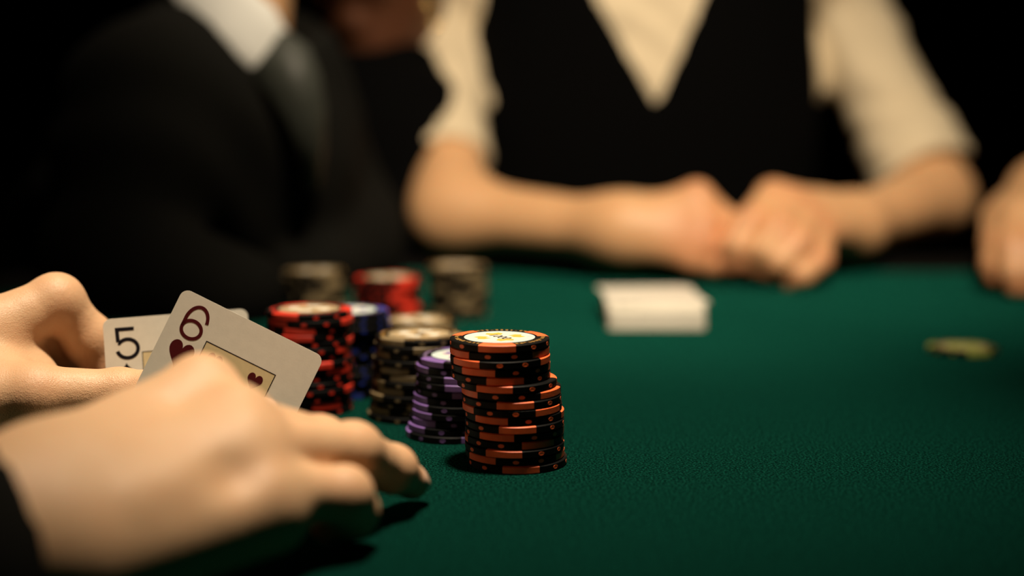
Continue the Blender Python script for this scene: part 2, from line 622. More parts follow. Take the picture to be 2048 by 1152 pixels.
rstack('cream', 'in the stack beside the purple one', 'chips of the nearer cream stack', 12, 838, 0.655, lean=0.0003, first=-38)
rstack('blue', 'of the blue stack', 'chips of the blue stack', 13, 699, 0.709, turn=-10, first=-15)
rstack('cream', 'in the stack behind the nearer cream one', 'chips of the middle cream stack', 9, 836, 0.762)
rstack('red', 'in the blurred far red stack', 'chips of the far red stack', 12, 776, 0.872, turn=42)
rstack('cream', 'in the dim stack behind the nearer red one', 'chips of the dim cream stack', 12, 630, 0.905)
rstack('cream', 'in the stack under the dealer\'s bare elbow', 'chips of the farthest cream stack', 11, 916, 0.965)
d_ = 0.826 * math.cos(PITCH) + 0.147 * math.sin(PITCH)
g = make_chip('green', True, 'single black and green poker chip lying alone on the felt', None)
g.location = ((1925 - 1024) / FPX * d_, 0.826, TZ)
g.rotation_euler.z = R(12)

# ------------------------------------------------------------------ playing cards
CW, CH, CTH = 0.063, 0.088, 0.0003


def rounded(w_, h_, r_, x0=0.0, y0=0.0, n=6):
    p = []
    for cx, cy, a0 in ((x0 + w_ - r_, y0 + r_, -90), (x0 + w_ - r_, y0 + h_ - r_, 0), (x0 + r_, y0 + h_ - r_, 90), (x0 + r_, y0 + r_, 180)):
        for i in range(n + 1):
            a = R(a0 + 90 * i / n)
            p.append((cx + r_ * math.cos(a), cy + r_ * math.sin(a)))
    return p


def arc(cx, cy, rx, ry, a0, a1, n=28):
    return [(cx + rx * math.cos(R(a0 + (a1 - a0) * i / n)), cy + ry * math.sin(R(a0 + (a1 - a0) * i / n))) for i in range(n + 1)]


def heart_outline(w_, h_):
    p = []
    for i in range(40):
        t = 2 * math.pi * i / 40
        x = 16 * math.sin(t) ** 3
        y = 13 * math.cos(t) - 5 * math.cos(2 * t) - 2 * math.cos(3 * t) - math.cos(4 * t)
        p.append((x / 32 * w_, (2.5 - y) / 29 * h_))     # y down
    return p


def spade_outline(w_, h_):
    p = []
    for i in range(40):
        t = 2 * math.pi * i / 40
        x = 16 * math.sin(t) ** 3
        y = 13 * math.cos(t) - 5 * math.cos(2 * t) - 2 * math.cos(3 * t) - math.cos(4 * t)
        p.append((x / 32 * w_, (y - 2.5) / 29 * h_ * 0.85 - h_ * 0.06))
    # stem: replace the notch by a flared foot
    k = 0
    out = p[:1] if False else []
    foot = [(w_ * 0.2, h_ * 0.5), (-w_ * 0.2, h_ * 0.5)]
    q = p[2:39]
    return q + [(-w_ * 0.04, h_ * 0.30), (-w_ * 0.2, h_ * 0.5), (w_ * 0.2, h_ * 0.5), (w_ * 0.04, h_ * 0.30)]


EPS = 0.00006


CURL = None


def fine(me, rot=0.0, x=0.0, y=0.0):
    """Cut a flat mesh into short strips and curl it with its card."""
    me.transform(Matrix.Translation((x, y, 0)) @ Matrix.Rotation(rot, 4, 'Z'))
    bm = bmesh.new()
    bm.from_mesh(me)
    for ax in (0, 1):
        vals = [v.co[ax] for v in bm.verts]
        k = math.floor(min(vals) / 0.004) + 1
        while k * 0.004 < max(vals):
            no = Vector((1, 0, 0)) if ax == 0 else Vector((0, 1, 0))
            bmesh.ops.bisect_plane(bm, geom=bm.verts[:] + bm.edges[:] + bm.faces[:], plane_co=no * (k * 0.004 + 1e-5), plane_no=no)
            k += 1
    for v in bm.verts:
        v.co = CURL(v.co.copy())
    bm.to_mesh(me)
    bm.free()
    return me


def flat(name, me, m, parent, x, y, rot=0.0):
    """Print on a card: the mesh is drawn with y down, lies on the face side (z = -EPS..0)."""
    return link(name, fine(me, rot, x, y), m, parent)


def card(kind, label, tl, tr, d_tl, vdir, bend_z, side=1, rest_z=0.0006):
    """tl, tr: pixels of the (unrounded) top corners; depth solved from the card's real size; vdir: which way its long side falls.
    Near the table (below bend_z) the card curls forward and lies flat."""
    A = at(*tl, d_tl)
    lo, hi = d_tl, d_tl + 0.08 * side
    for _ in range(60):
        mid = (lo + hi) / 2
        if (at(*tr, mid) - A).length < CW:
            lo = mid
        else:
            hi = mid
    u = (at(*tr, lo) - A).normalized()
    v = Vector(vdir)
    v = (v - u * v.dot(u)).normalized()
    n = u.cross(v)                      # away from the viewer: x right, y down, z into the scene
    mw = Matrix((u, v, n)).transposed().to_4x4()
    mw.translation = A
    e = Vector((u.z, v.z, 0))
    slope = e.length                    # sine of the card's steepness
    e = -e / slope                      # steepest way down, in card coordinates
    hx = Vector((-e.y, e.x, 0))
    th = math.asin(min(1, slope)) if n.z < 0 else math.pi - math.asin(min(1, slope))   # turn needed to lie flat
    # the fold starts where the card is bend_z above the felt and ends flat 0.4 mm above it
    s0 = (A.z - TZ - bend_z) / slope
    rho = (bend_z - rest_z) / (1 - math.cos(th))

    def curl(p):
        s = p.x * e.x + p.y * e.y
        if s <= s0:
            return p
        q = p.x * hx.x + p.y * hx.y
        f = min((s - s0) / rho, th)
        rest = max(0.0, s - s0 - rho * th)
        se = s0 + rho * math.sin(f) + rest * math.cos(th)
        sn = rho * (1 - math.cos(f)) + rest * math.sin(th)
        return e * se + hx * q + Vector((0, 0, -sn)) + (Vector((0, 0, 1)) * math.cos(f) + e * math.sin(f)) * p.z
    global CURL
    CURL = curl
    print('CARD', kind, 'depth', d_tl, '->', lo, 'u', u, 'v', v, 'n', n, 'theta', math.degrees(th), 's0', s0, 'rho', rho)
    c = thing('playing_card', label, 'playing card', group='hole cards in the hands')
    c.matrix_world = mw
    print('CARD', kind, 'depth', d_tl, '->', lo, 'u', u, 'v', v, 'bottom z', (A + v * CH).z - TZ, (A + v * CH + u * CW).z - TZ)
    base = fine(prism('card_stock', rounded(CW, CH, 0.0034), CTH, 0.0))
    link('card_sheet', smooth_by_angle(base, 40), M['card_stock'], c)
    red = kind == 6
    ink = M['ink_red'] if red else M['ink']
    for s in (0, 1):
        def P(x, y):
            return (x, y) if s == 0 else (CW - x, CH - y)
        rt = math.pi * s
        if red:
            # six: a stem sweeping from the upper right into a round bowl
            bowl = arc(0, 0.0030, 0.0041, 0.0036, 0, 360, 40)[:-1]
            flat('rank_numeral', ribbon('six_bowl', bowl, 0.0014, EPS, -EPS, True), ink, c, *P(0.0102, 0.0108), rt)
            stem = arc(0.0003, -0.0006, 0.0044, 0.0062, -8, -186, 28) + [(-0.0041, 0.0030)]
            flat('rank_numeral', ribbon('six_stem', stem, 0.0014, EPS, -EPS), ink, c, *P(0.0102, 0.0108), rt)
            flat('suit_pip', prism('heart', heart_outline(0.0104, 0.0116), EPS, -EPS), ink, c, *P(0.0104, 0.0232), rt)
        else:
            five = [(0.0036, -0.0062), (-0.0036, -0.0062), (-0.0034, -0.0008)]
            flat('rank_numeral', ribbon('five_top', five, 0.0016, EPS, -EPS), ink, c, *P(0.0092, 0.0110), rt)
            bowl = [(-0.0034, -0.0004)] + arc(0.0005, 0.0022, 0.0044, 0.0040, -142, 168, 30)
            flat('rank_numeral', ribbon('five_bowl', bowl, 0.0016, EPS, -EPS), ink, c, *P(0.0092, 0.0110), rt)
            flat('suit_pip', prism('spade', spade_outline(0.0100, 0.0112), EPS, -EPS), ink, c, *P(0.0088, 0.0262), rt)
    fx0, fx1, fy0, fy1 = 0.0158, CW - 0.0158, 0.0152, CH - 0.0152
    if red:
        fx0, fx1 = fx0 + 0.002, fx1 + 0.0014
        flat('face_panel', prism('panel', [(fx0, fy0), (fx1, fy0), (fx1, fy1), (fx0, fy1)], EPS * 0.4, -EPS * 0.4), M['card_yellow'], c, 0, 0)
        flat('frame_line', ribbon('frame', [(fx0, fy0), (fx1, fy0), (fx1, fy1), (fx0, fy1)], 0.00035, EPS, -EPS, True), M['ink'], c, 0, 0)
        for px_ in (0.0240, CW - 0.0210):
            for hy, rt in ((0.0205, 0), (CH / 2, 0), (CH - 0.0205, math.pi)):
                flat('heart_pip', prism('heart', heart_outline(0.0064, 0.0072), EPS, -EPS), ink, c, px_, hy, rt)
    else:
        for s in (0, 1):
            def P(x, y):
                return (x, y) if s == 0 else (CW - x, CH - y)
            flat('face_panel', prism('panel', [P(fx0, fy0), P(fx0 + 0.0042, fy0), P(fx0 + 0.0018, fy0 + 0.009), P(fx0 + 0.001, fy0 + 0.03), P(fx0, fy0 + 0.03)], EPS * 0.4, -EPS * 0.4), M['card_yellow'], c, 0, 0)
            flat('frame_line', ribbon('frame', [P(fx0 + 0.0058, fy0), P(fx0, fy0), P(fx0, CH - fy0)], 0.00035, EPS, -EPS), M['ink'], c, 0, 0)
        for px_, hy, rt in ((0.024, 0.044, 0), (CW - 0.024, 0.044, 0), (CW / 2, 0.052, 0), (0.024, 0.064, math.pi), (CW - 0.024, 0.064, math.pi)):
            flat('spade_pip', prism('spade', spade_outline(0.0064, 0.0072), EPS, -EPS), ink, c, px_, hy, rt)
    return c


card(6, 'six of hearts held up in front, overlapping the five', (367.4, 575.3), (649.3, 714.6), 0.5712, (-0.29, -0.12, -0.93), 0.022, -1, 0.0016)
card(5, 'five of spades held up behind the six of hearts', (205.1, 639.1), (494.8, 617.0), 0.6030, (0.25, 0.02, -1.0), 0.024)

# deck of cards in front of the dealer: every card a part
deck = thing('card_deck', 'deck of plain white cards lying on the felt before the dealer\'s hands', 'card deck', (0.0945, 0.949, TZ + 0.0002), R(-1.5))
me_c = prism('card', rounded(0.063, 0.088, 0.0034, -0.0315, -0.044), 0.00029, 0.0)
me_c.materials.append(M['card_stock'])
rd = random.Random(4)
for i in range(54):
    o = link('card', me_c, None, deck)
    slide = 0.0 if i < 36 else (i - 36) / 18 * 0.006
    o.location = (rd.uniform(-.0004, .0004) - slide * 0.15, rd.uniform(-.0002, .0002) + slide, i * 0.0003)
    o.rotation_euler.z = R(rd.uniform(-0.3, 0.3) + (0 if i < 53 else 6))

# ------------------------------------------------------------------ soft bodies: distance fields turned into one continuous mesh


class Field:
    def __init__(self, lo, hi, h):
        self.lo = np.array(lo, float)
        self.h = h
        self.n = np.maximum(4, np.ceil((np.array(hi, float) - self.lo) / h).astype(int) + 1)
        self.F = np.full(self.n, 0.06, np.float32)

    def axes(self, lo, hi):
        i0 = np.clip(np.floor((np.array(lo) - self.lo) / self.h).astype(int), 0, self.n)
        i1 = np.clip(np.ceil((np.array(hi) - self.lo) / self.h).astype(int) + 1, 0, self.n)
        if np.any(i1 <= i0):
            return None
        sl = tuple(slice(a, b) for a, b in zip(i0, i1))
        ax = [(self.lo[k] + self.h * np.arange(i0[k], i1[k])).astype(np.float32) for k in range(3)]
        return sl, ax[0][:, None, None], ax[1][None, :, None], ax[2][None, None, :]

    def _mix(self, sl, d, k):
        f = self.F[sl]
        if k > 0:
            hh = np.maximum(k - np.abs(f - d), 0) / k
            self.F[sl] = np.minimum(f, d) - hh * hh * k * 0.25
        else:
            self.F[sl] = np.minimum(f, d)

    def cap(self, a, b, r1, r2, k=0.004):
        a, b = np.array(a, float), np.array(b, float)
        m = max(r1, r2) + k + 3 * self.h
        q = self.axes(np.minimum(a, b) - m, np.maximum(a, b) + m)
        if q is None:
            return
        sl, x, y, z = q
        d = b - a
        L2 = max(float(d @ d), 1e-12)
        px, py, pz = x - a[0], y - a[1], z - a[2]
        t = np.clip((px * d[0] + py * d[1] + pz * d[2]) / L2, 0, 1)
        dist = np.sqrt((px - t * d[0]) ** 2 + (py - t * d[1]) ** 2 + (pz - t * d[2]) ** 2) - (r1 + (r2 - r1) * t)
        self._mix(sl, dist, k)

    def chain(self, pts, rad, k=0.003):
        for i in range(len(pts) - 1):
            self.cap(pts[i], pts[i + 1], rad[i], rad[i + 1], k)

    def ell(self, c, rad, rot=None, k=0.01, sub=False):
        c, rad = np.array(c, float), np.array(rad, float)
        m = rad.max() + k + 3 * self.h
        q = self.axes(c - m, c + m)
        if q is None:
            return
        sl, x, y, z = q
        p = [x - c[0] + 0 * y + 0 * z, y - c[1] + 0 * x + 0 * z, z - c[2] + 0 * x + 0 * y]
        if rot is not None:
            r = np.array(rot)
            p = [p[0] * r[0][j] + p[1] * r[1][j] + p[2] * r[2][j] for j in range(3)]
        k0 = np.sqrt((p[0] / rad[0]) ** 2 + (p[1] / rad[1]) ** 2 + (p[2] / rad[2]) ** 2)
        k1 = np.sqrt((p[0] / rad[0] ** 2) ** 2 + (p[1] / rad[1] ** 2) ** 2 + (p[2] / rad[2] ** 2) ** 2) + 1e-9
        d = k0 * (k0 - 1) / k1
        if sub:
            f = self.F[sl]
            d = -d
            hh = np.maximum(k - np.abs(f - d), 0) / max(k, 1e-6)
            self.F[sl] = np.maximum(f, d) + hh * hh * k * 0.25
        else:
            self._mix(sl, d, k)

    def grid(self):
        ax = [(self.lo[k] + self.h * np.arange(self.n[k])).astype(np.float32) for k in range(3)]
        return ax[0][:, None, None], ax[1][None, :, None], ax[2][None, None, :]

    def plane(self, p, n):
        """Keep only the side the normal n points to."""
        x, y, z = self.grid()
        n = np.array(n, float) / np.linalg.norm(n)
        self.F = np.maximum(self.F, -((x - p[0]) * n[0] + (y - p[1]) * n[1] + (z - p[2]) * n[2])).astype(np.float32)

    def union(self, other, k):
        f, d = self.F, other.F
        hh = np.maximum(k - np.abs(f - d), 0) / k
        self.F = (np.minimum(f, d) - hh * hh * k * 0.25).astype(np.float32)

    def mesh(self, name, smooth=2, flush=None):
        F, h = self.F, self.h
        F[0], F[-1], F[:, 0], F[:, -1], F[:, :, 0], F[:, :, -1] = 1, 1, 1, 1, 1, 1
        s = F < 0
        nx, ny, nz = F.shape
        cs = (nx - 1, ny - 1, nz - 1)
        acc = np.zeros(cs + (3,), np.float32)
        cnt = np.zeros(cs, np.float32)
        cross = []
        for ax in range(3):
            a = [slice(None)] * 3
            b = [slice(None)] * 3
            a[ax], b[ax] = slice(0, -1), slice(1, None)
            f0, f1 = F[tuple(a)], F[tuple(b)]
            cr = s[tuple(a)] != s[tuple(b)]
            cross.append(cr)
            t = np.where(cr, f0 / np.where(cr, f0 - f1, 1), 0)
            o1, o2 = [k for k in range(3) if k != ax]
            for d1 in (0, 1):
                for d2 in (0, 1):
                    e = [slice(None)] * 3
                    e[o1] = slice(d1, F.shape[o1] - 1 + d1)
                    e[o2] = slice(d2, F.shape[o2] - 1 + d2)
                    c = cr[tuple(e)].astype(np.float32)
                    acc[..., ax] += t[tuple(e)]
                    acc[..., o1] += c * d1
                    acc[..., o2] += c * d2
                    cnt += c
        act = cnt > 0
        ids = np.full(cs, -1, np.int64)
        I = np.argwhere(act)
        ids[act] = np.arange(len(I))
        V = (I + acc[act] / cnt[act][:, None]) * h + self.lo
        Q = []
        for ax in range(3):
            o1, o2 = (ax + 1) % 3, (ax + 2) % 3
            E = np.argwhere(cross[ax])
            E = E[(E[:, o1] > 0) & (E[:, o2] > 0) & (E[:, o1] < cs[o1]) & (E[:, o2] < cs[o2])]
            inside = s[tuple(E.T)]

            def g(d1, d2):
                q = E.copy()
                q[:, o1] -= d1
                q[:, o2] -= d2
                return ids[tuple(q.T)]
            q = np.stack([g(1, 1), g(0, 1), g(0, 0), g(1, 0)], 1)
            q[~inside] = q[~inside][:, ::-1]
            Q.append(q)
        Q = np.concatenate(Q)
        for _ in range(smooth):
            S = np.zeros_like(V)
            N = np.zeros(len(V))
            for i in range(4):
                a, b = Q[:, i], Q[:, (i + 1) % 4]
                for k in range(3):
                    S[:, k] += np.bincount(a, V[b, k], len(V)) + np.bincount(b, V[a, k], len(V))
                N += np.bincount(a, minlength=len(V)) + np.bincount(b, minlength=len(V))
            V = V * 0.4 + 0.6 * S / np.maximum(N, 1)[:, None]
        me = bpy.data.meshes.new(name)
        me.vertices.add(len(V))
        me.vertices.foreach_set('co', V.astype(np.float32).ravel())
        me.loops.add(len(Q) * 4)
        me.loops.foreach_set('vertex_index', Q.astype(np.int32).ravel())
        me.polygons.add(len(Q))
        me.polygons.foreach_set('loop_start', np.arange(0, len(Q) * 4, 4, dtype=np.int32))
        me.polygons.foreach_set('use_smooth', np.ones(len(Q), bool))
        me.update(calc_edges=True)
        me.validate()
        if flush is not None:
            w_ = np.zeros(len(V), np.float32)
            for c, r_, amt in flush:
                dd = np.linalg.norm(V - np.array(c), axis=1) / r_
                w_ = np.maximum(w_, amt * np.exp(-dd * dd))
            at_ = me.attributes.new('flush', 'FLOAT', 'POINT')
            at_.data.foreach_set('value', w_)
        return me


def bounds(pts, m):
    a = np.array([list(p) for p in pts])
    return a.min(0) - m, a.max(0) + m


def hand_field(h, wrist, wr, fingers, thumb, extra=(), arm=(), pk=0.014, fk=0.004):
    """fingers: lists of (point, radius) from the knuckle outward; wrist: points across the wrist."""
    pts = [p for f in fingers for p, _ in f] + [p for p, _ in thumb] + list(wrist) + [e[0] for e in extra] + [e[1] for e in extra] + [p for p, _ in arm]
    lo, hi = bounds(pts, 0.045)
    F = Field(lo, hi, h)
    n = len(fingers)
    for i, f in enumerate(fingers):
        wp = wrist[0].lerp(wrist[1], i / (n - 1))
        F.cap(wp, f[0][0], wr, f[0][1] * 1.02, pk)
    for i in range(n - 1):
        F.cap(fingers[i][0][0], fingers[i + 1][0][0], fingers[i][0][1] * 0.86, fingers[i + 1][0][1] * 0.86, 0.006)
    for a, b, r1, r2 in extra:
        F.cap(a, b, r1, r2, pk)
    F.cap(wrist[0].lerp(wrist[1], 0.3), thumb[0][0], wr, thumb[0][1], pk)
    F.cap(fingers[0][0][0].lerp(wrist[0], 0.45), thumb[1][0], 0.008, thumb[1][1] * 0.8, pk)
    for i in range(len(arm) - 1):
        F.cap(arm[i][0], arm[i + 1][0], arm[i][1], arm[i + 1][1], 0.02)
    for f in list(fingers) + [thumb]:
        G = Field(lo, hi, h)
        G.n = F.n
        G.chain([p for p, _ in f], [r_ for _, r_ in f], 0.004)
        for p, r_ in f[1:-1]:
            G.ell(p, (r_ * 1.06,) * 3, k=0.003)
        F.union(G, fk)
    fl = []
    for f in fingers:
        fl.append((f[0][0], 0.012, 0.25))
        for p, r_ in f[1:-1]:
            fl.append((p, r_ * 1.3, 0.35))
        fl.append((f[-1][0], f[-1][1] * 1.8, 0.6))
    for p, r_ in thumb[1:]:
        fl.append((p, r_ * 1.4, 0.4))
    return F, fl


def nail(parent, f, toward, m='nail'):
    tip, r_ = f[-1]
    prev = f[-2][0]
    ax = (tip - prev).normalized()
    up = Vector(toward)
    up = (up - ax * up.dot(ax)).normalized()
    side = ax.cross(up)
    bm = bmesh.new()
    N1, N2 = 7, 6
    grid = []
    for i in range(N2):
        row = []
        v = i / (N2 - 1)
        ww = 0.95 if i not in (0, N2 - 1) else 0.78
        for j in range(N1):
            a = R(-52 + 104 * j / (N1 - 1)) * ww
            c = tip + ax * (r_ * (-0.55 + 1.35 * v)) + (up * math.cos(a) + side * math.sin(a)) * (r_ * (1.045 - 0.22 * v * v))
            row.append(bm.verts.new(c))
        grid.append(row)
    top = [bm.faces.new((grid[i][j], grid[i][j + 1], grid[i + 1][j + 1], grid[i + 1][j])) for i in range(N2 - 1) for j in range(N1 - 1)]
    ret = bmesh.ops.extrude_face_region(bm, geom=top)
    for g_ in ret['geom']:
        if isinstance(g_, bmesh.types.BMVert):
            g_.co -= up * 0.0009
    bmesh.ops.recalc_face_normals(bm, faces=bm.faces[:])
    me = to_mesh(bm, 'nail', True)
    return link('nail', me, M[m], parent)


def J(*rows):
    return [(at(px, py, d), r_ / 1000.0) for px, py, d, r_ in rows]


def head_field(F, c, fwd, up, s=1.0, neck_to=None):
    """A head with brow, nose, mouth, chin, ears; c = centre of the skull."""
    c, f, u = Vector(c), Vector(fwd).normalized(), Vector(up).normalized()
    r = f.cross(u).normalized()
    u = r.cross(f)
    rot = [[r[i], f[i], u[i]] for i in range(3)]

    def q(x, y, z):
        return c + (r * x + f * y + u * z) * s
    F.ell(q(0, -0.012, 0.02), (0.076 * s, 0.095 * s, 0.092 * s), rot, 0.01)
    F.ell(q(0, 0.030, -0.045), (0.060 * s, 0.062 * s, 0.075 * s), rot, 0.03)
    F.ell(q(0, 0.062, -0.105), (0.028 * s, 0.026 * s, 0.022 * s), rot, 0.03)
    F.cap(q(0, 0.088, 0.0), q(0, 0.112, -0.040), 0.008 * s, 0.013 * s, 0.012)
    for sx in (-1, 1):
        F.ell(q(sx * 0.032, 0.088, -0.002), (0.018 * s, 0.014 * s, 0.012 * s), rot, 0.012, sub=True)
        F.ell(q(sx * 0.036, 0.072, -0.035), (0.022 * s, 0.020 * s, 0.020 * s), rot, 0.02)
        F.ell(q(sx * 0.076, -0.012, -0.012), (0.008 * s, 0.018 * s, 0.031 * s), rot, 0.006)
        F.cap(q(0, 0.094, 0.016), q(sx * 0.045, 0.080, 0.018), 0.008 * s, 0.006 * s, 0.012)
    F.cap(q(-0.018, 0.090, -0.071), q(0.018, 0.090, -0.071), 0.006 * s, 0.006 * s, 0.006)
    F.cap(q(-0.016, 0.090, -0.082), q(0.016, 0.090, -0.082), 0.007 * s, 0.007 * s, 0.006)
    if neck_to is not None:
        F.cap(q(0, -0.02, -0.05), neck_to, 0.052 * s, 0.056 * s, 0.025)
    return q, rot


def head_extras(parent, q, rot, s, hair_long=False):
    for sx in (-1, 1):
        bm = bmesh.new()
        bmesh.ops.create_uvsphere(bm, u_segments=16, v_segments=10, radius=0.0125 * s)
        me = to_mesh(bm, 'eye', True)
        me.transform(Matrix.Translation(q(sx * 0.032, 0.074, -0.002)))
        link('eye', me, M['eye'], parent)
    c = q(0, -0.02, 0.03)
    H = Field(np.array(c) - 0.2, np.array(c) + 0.2, 0.006)
    H.ell(q(0, -0.018, 0.034), (0.084 * s, 0.100 * s, 0.094 * s), rot, 0.0)
    if hair_long:
        H.cap(q(0, -0.07, 0.0), q(0, -0.10, -0.10), 0.075 * s, 0.05 * s, 0.03)
    H.ell(q(0, 0.10, -0.05), (0.085 * s, 0.095 * s, 0.105 * s), rot, 0.01, sub=True)
    link('hair', H.mesh('hair', 1), M['hair'], parent)


def wrinkle(F, amp, freq, dirv, seed=0):
    x, y, z = F.grid()
    d = Vector(dirv).normalized()
    ph = (x * d.x + y * d.y + z * d.z) * freq
    F.F = (F.F + amp * np.sin(ph + 2.2 * np.sin(x * freq * 0.31 + seed) + 1.7 * np.sin(z * freq * 0.27 + y * freq * 0.4)) * (np.abs(F.F) < 0.05)).astype(np.float32)


# ------------------------------------------------------------------ the player whose hands hold the cards
player = thing('person', 'person in a dark jacket holding up two cards with both bare hands', 'person', (-0.62, 0.42, 0))
POFF = Matrix.Translation((0.62, -0.42, 0))


def ppart(name, me, m, parent=None, off=POFF, root=None):
    me.transform(off)
    return link(name, me, M[m], root or parent)


# right hand, nearest the camera
RI = J((402, 780, .476, 10.2), (545, 872, .508, 9.4), (600, 915, .520, 8.2), (585, 945, .520, 7.2))
RM = J((468, 846, .464, 10.2), (640, 890, .497, 9.4), (690, 940, .512, 8.4), (680, 985, .514, 7.0))
RR_ = J((505, 895, .453, 10.4), (705, 902, .486, 9.2), (785, 938, .505, 7.8), (824, 965, .519, 6.4))
RP = J((500, 985, .441, 10.5), (688, 990, .460, 8.6), (708, 1022, .468, 7.4), (660, 1046, .472, 6.6))
RT = J((215, 960, .455, 15.0), (340, 890, .490, 11.0), (450, 860, .522, 9.5), (515, 835, .538, 8.0))
RW = (at(95, 985, .440), at(150, 1100, .414))
F, fl = hand_field(0.0012, RW, 0.019, [RI, RM, RR_, RP], RT,
                   extra=[(at(190, 1120, .410), at(540, 1030, .444), 0.0155, 0.0125)],
                   arm=[(at(120, 1045, .424), 0.026), (at(-330, 1150, .365), 0.025)])
for px_, py_, d_, r_ in ((530, 855, .4465, 4.5), (450, 915, .4285, 4.0), (345, 800, .450, 3.0)):
    F.ell(at(px_, py_, d_), (r_ / 1000,) * 3, k=0.016, sub=True)
F.cap(at(250, 890, .436), at(402, 786, .474), 0.004, 0.0090, 0.010)
F.cap(at(230, 960, .420), at(470, 848, .460), 0.004, 0.0095, 0.010)
F.cap(at(260, 1010, .412), at(500, 895, .449), 0.004, 0.0098, 0.010)
me = F.mesh('right_hand', 3, fl)
me.transform(POFF)
rh = link('right_hand', me, M['skin'], player)
# left hand, behind the cards
LI = J((-25, 668, .598, 14.0), (112, 603, .612, 11.2), (178, 680, .622, 10.4), (212, 748, .624, 8.6))
LM = J((-40, 720, .610, 13.0), (72, 655, .624, 11.0), (128, 692, .632, 10.0), (165, 738, .634, 8.5))
LR = J((-60, 770, .622, 12.0), (50, 740, .647, 10.0), (130, 770, .647, 9.0), (180, 800, .640, 8.0))
LP = J((-80, 810, .628, 11.0), (30, 820, .650, 9.0), (110, 835, .648, 8.0), (165, 845, .640, 7.0))
LT = J((-70, 802, .574, 15.0), (70, 791, .576, 12.2), (238, 785, .585, 9.2), (325, 777, .582, 8.0))
LX = [(at(10, 690, .616), at(72, 765, .602), 0.012, 0.011)]
LW = (at(-215, 790, .585), at(-225, 850, .605))
F, fl2 = hand_field(0.0012, LW, 0.021, [LI, LM, LR, LP], LT, extra=LX,
                    arm=[(at(-220, 820, .592), 0.027), (at(-620, 905, .57), 0.031)], pk=0.016)
me = F.mesh('left_hand', 3, fl2)
me.transform(POFF)
lh = link('left_hand', me, M['skin'], player)
for f, tw in ((RI, (0.3, 0.5, 0.6)), (RM, (0.5, 0.3, 0.6)), (RR_, (0.55, -0.25, 0.75)), (RP, (0.8, -0.2, 0.3))):
    o = nail(rh, f, tw)
    o.data.transform(POFF)
o = nail(rh, RT, (0, -0.6, 0.7))
o.data.transform(POFF)
for f, tw in ((LI, (0.8, 0.4, 0.3)), (LT, (0.0, -0.7, 0.7))):
    o = nail(lh, f, tw)
    o.data.transform(POFF)
# jacket: two sleeves and a torso out of the frame
sl_a, sl_b = at(-105, 1115, .398), at(-420, 1190, .345)
J_ = Field((-0.98, 0.02, TZ - 0.40), (-0.10, 0.80, TZ + 0.36), 0.006)
sh_r, sh_l = Vector((-0.62, 0.20, TZ + 0.24)), Vector((-0.66, 0.56, TZ + 0.24))
el_r, el_l = Vector((-0.36, 0.30, TZ + 0.048)), Vector((-0.48, 0.60, TZ + 0.06))
J_.cap((-0.72, 0.38, TZ - 0.30), (-0.68, 0.38, TZ + 0.10), 0.13, 0.15, 0.02)
J_.cap(sh_r, sh_l, 0.07, 0.07, 0.06)
J_.cap(sh_r, el_r, 0.062, 0.047, 0.03)
J_.cap(el_r, sl_a, 0.046, 0.036, 0.02)
J_.cap(sh_l, el_l, 0.062, 0.05, 0.03)
J_.cap(el_l, at(-420, 860, .57), 0.046, 0.040, 0.02)
wrinkle(J_, 0.0025, 90, (1, 0.3, 0.5))
J_.plane(sl_a, (sl_b - sl_a).normalized() + Vector((0.10, 0, 0.25)))
x_, y_, z_ = J_.grid()
ppart('jacket', J_.mesh('jacket', 1), 'suit', player)
Hd = Field((-0.85, 0.2, TZ + 0.2), (-0.35, 0.58, TZ + 0.68), 0.005)
q, rot = head_field(Hd, (-0.60, 0.39, TZ + 0.48), (0.9, 0.1, -0.3), (0.3, 0, 0.95), 1.0, (-0.66, 0.38, TZ + 0.28))
hd = ppart('head', Hd.mesh('head', 1, [((0, 0, 0), 0.01, 0)]), 'skin', player)
n0 = len(hd.children)
head_extras(hd, q, rot, 1.0)
for ch in hd.children:
    ch.data.transform(POFF)

# ------------------------------------------------------------------ the dealer
DY = 1.33
dealer = thing('person', 'dealer in a black vest and cream shirt with rolled sleeves, hands clasped', 'person', (0.12, DY + 0.05, 0))
DOFF = Matrix.Translation((-0.12, -DY - 0.05, 0))
# forearms and hands: one continuous body with neck and head
D = 1.175
DR_W = at(1245, 462, 1.165)
DRh = [J((1393, 397, 1.150, 14), (1458, 448, 1.160, 11), (1490, 478, 1.185, 10), (1485, 505, 1.19, 9)),
       J((1405, 445, 1.140, 13), (1480, 450, 1.150, 11), (1510, 490, 1.175, 10), (1490, 520, 1.18, 9)),
       J((1400, 485, 1.136, 12), (1470, 500, 1.142, 10), (1490, 530, 1.165, 9), (1465, 545, 1.17, 8)),
       J((1385, 520, 1.136, 11), (1440, 535, 1.140, 9), (1455, 552, 1.155, 8), (1425, 555, 1.16, 8))]
DRt = J((1290, 440, 1.185, 15), (1360, 432, 1.195, 13), (1430, 440, 1.205, 11), (1480, 450, 1.205, 9))
DL_W = at(1705, 452, 1.215)
DLh = [J((1545, 395, 1.165, 14), (1500, 440, 1.128, 11), (1470, 490, 1.122, 10), (1462, 530, 1.130, 9)),
       J((1580, 410, 1.155, 14), (1560, 455, 1.118, 11), (1525, 500, 1.110, 10), (1505, 535, 1.122, 9)),
       J((1610, 440, 1.152, 13), (1600, 485, 1.114, 10.5), (1560, 525, 1.108, 9.5), (1540, 548, 1.118, 8.5)),
       J((1640, 470, 1.152, 12), (1640, 520, 1.120, 10), (1605, 550, 1.110, 9), (1580, 566, 1.118, 8))]
DLt = J((1640, 425, 1.19, 15), (1590, 432, 1.195, 13), (1540, 450, 1.205, 11), (1495, 462, 1.205, 9))
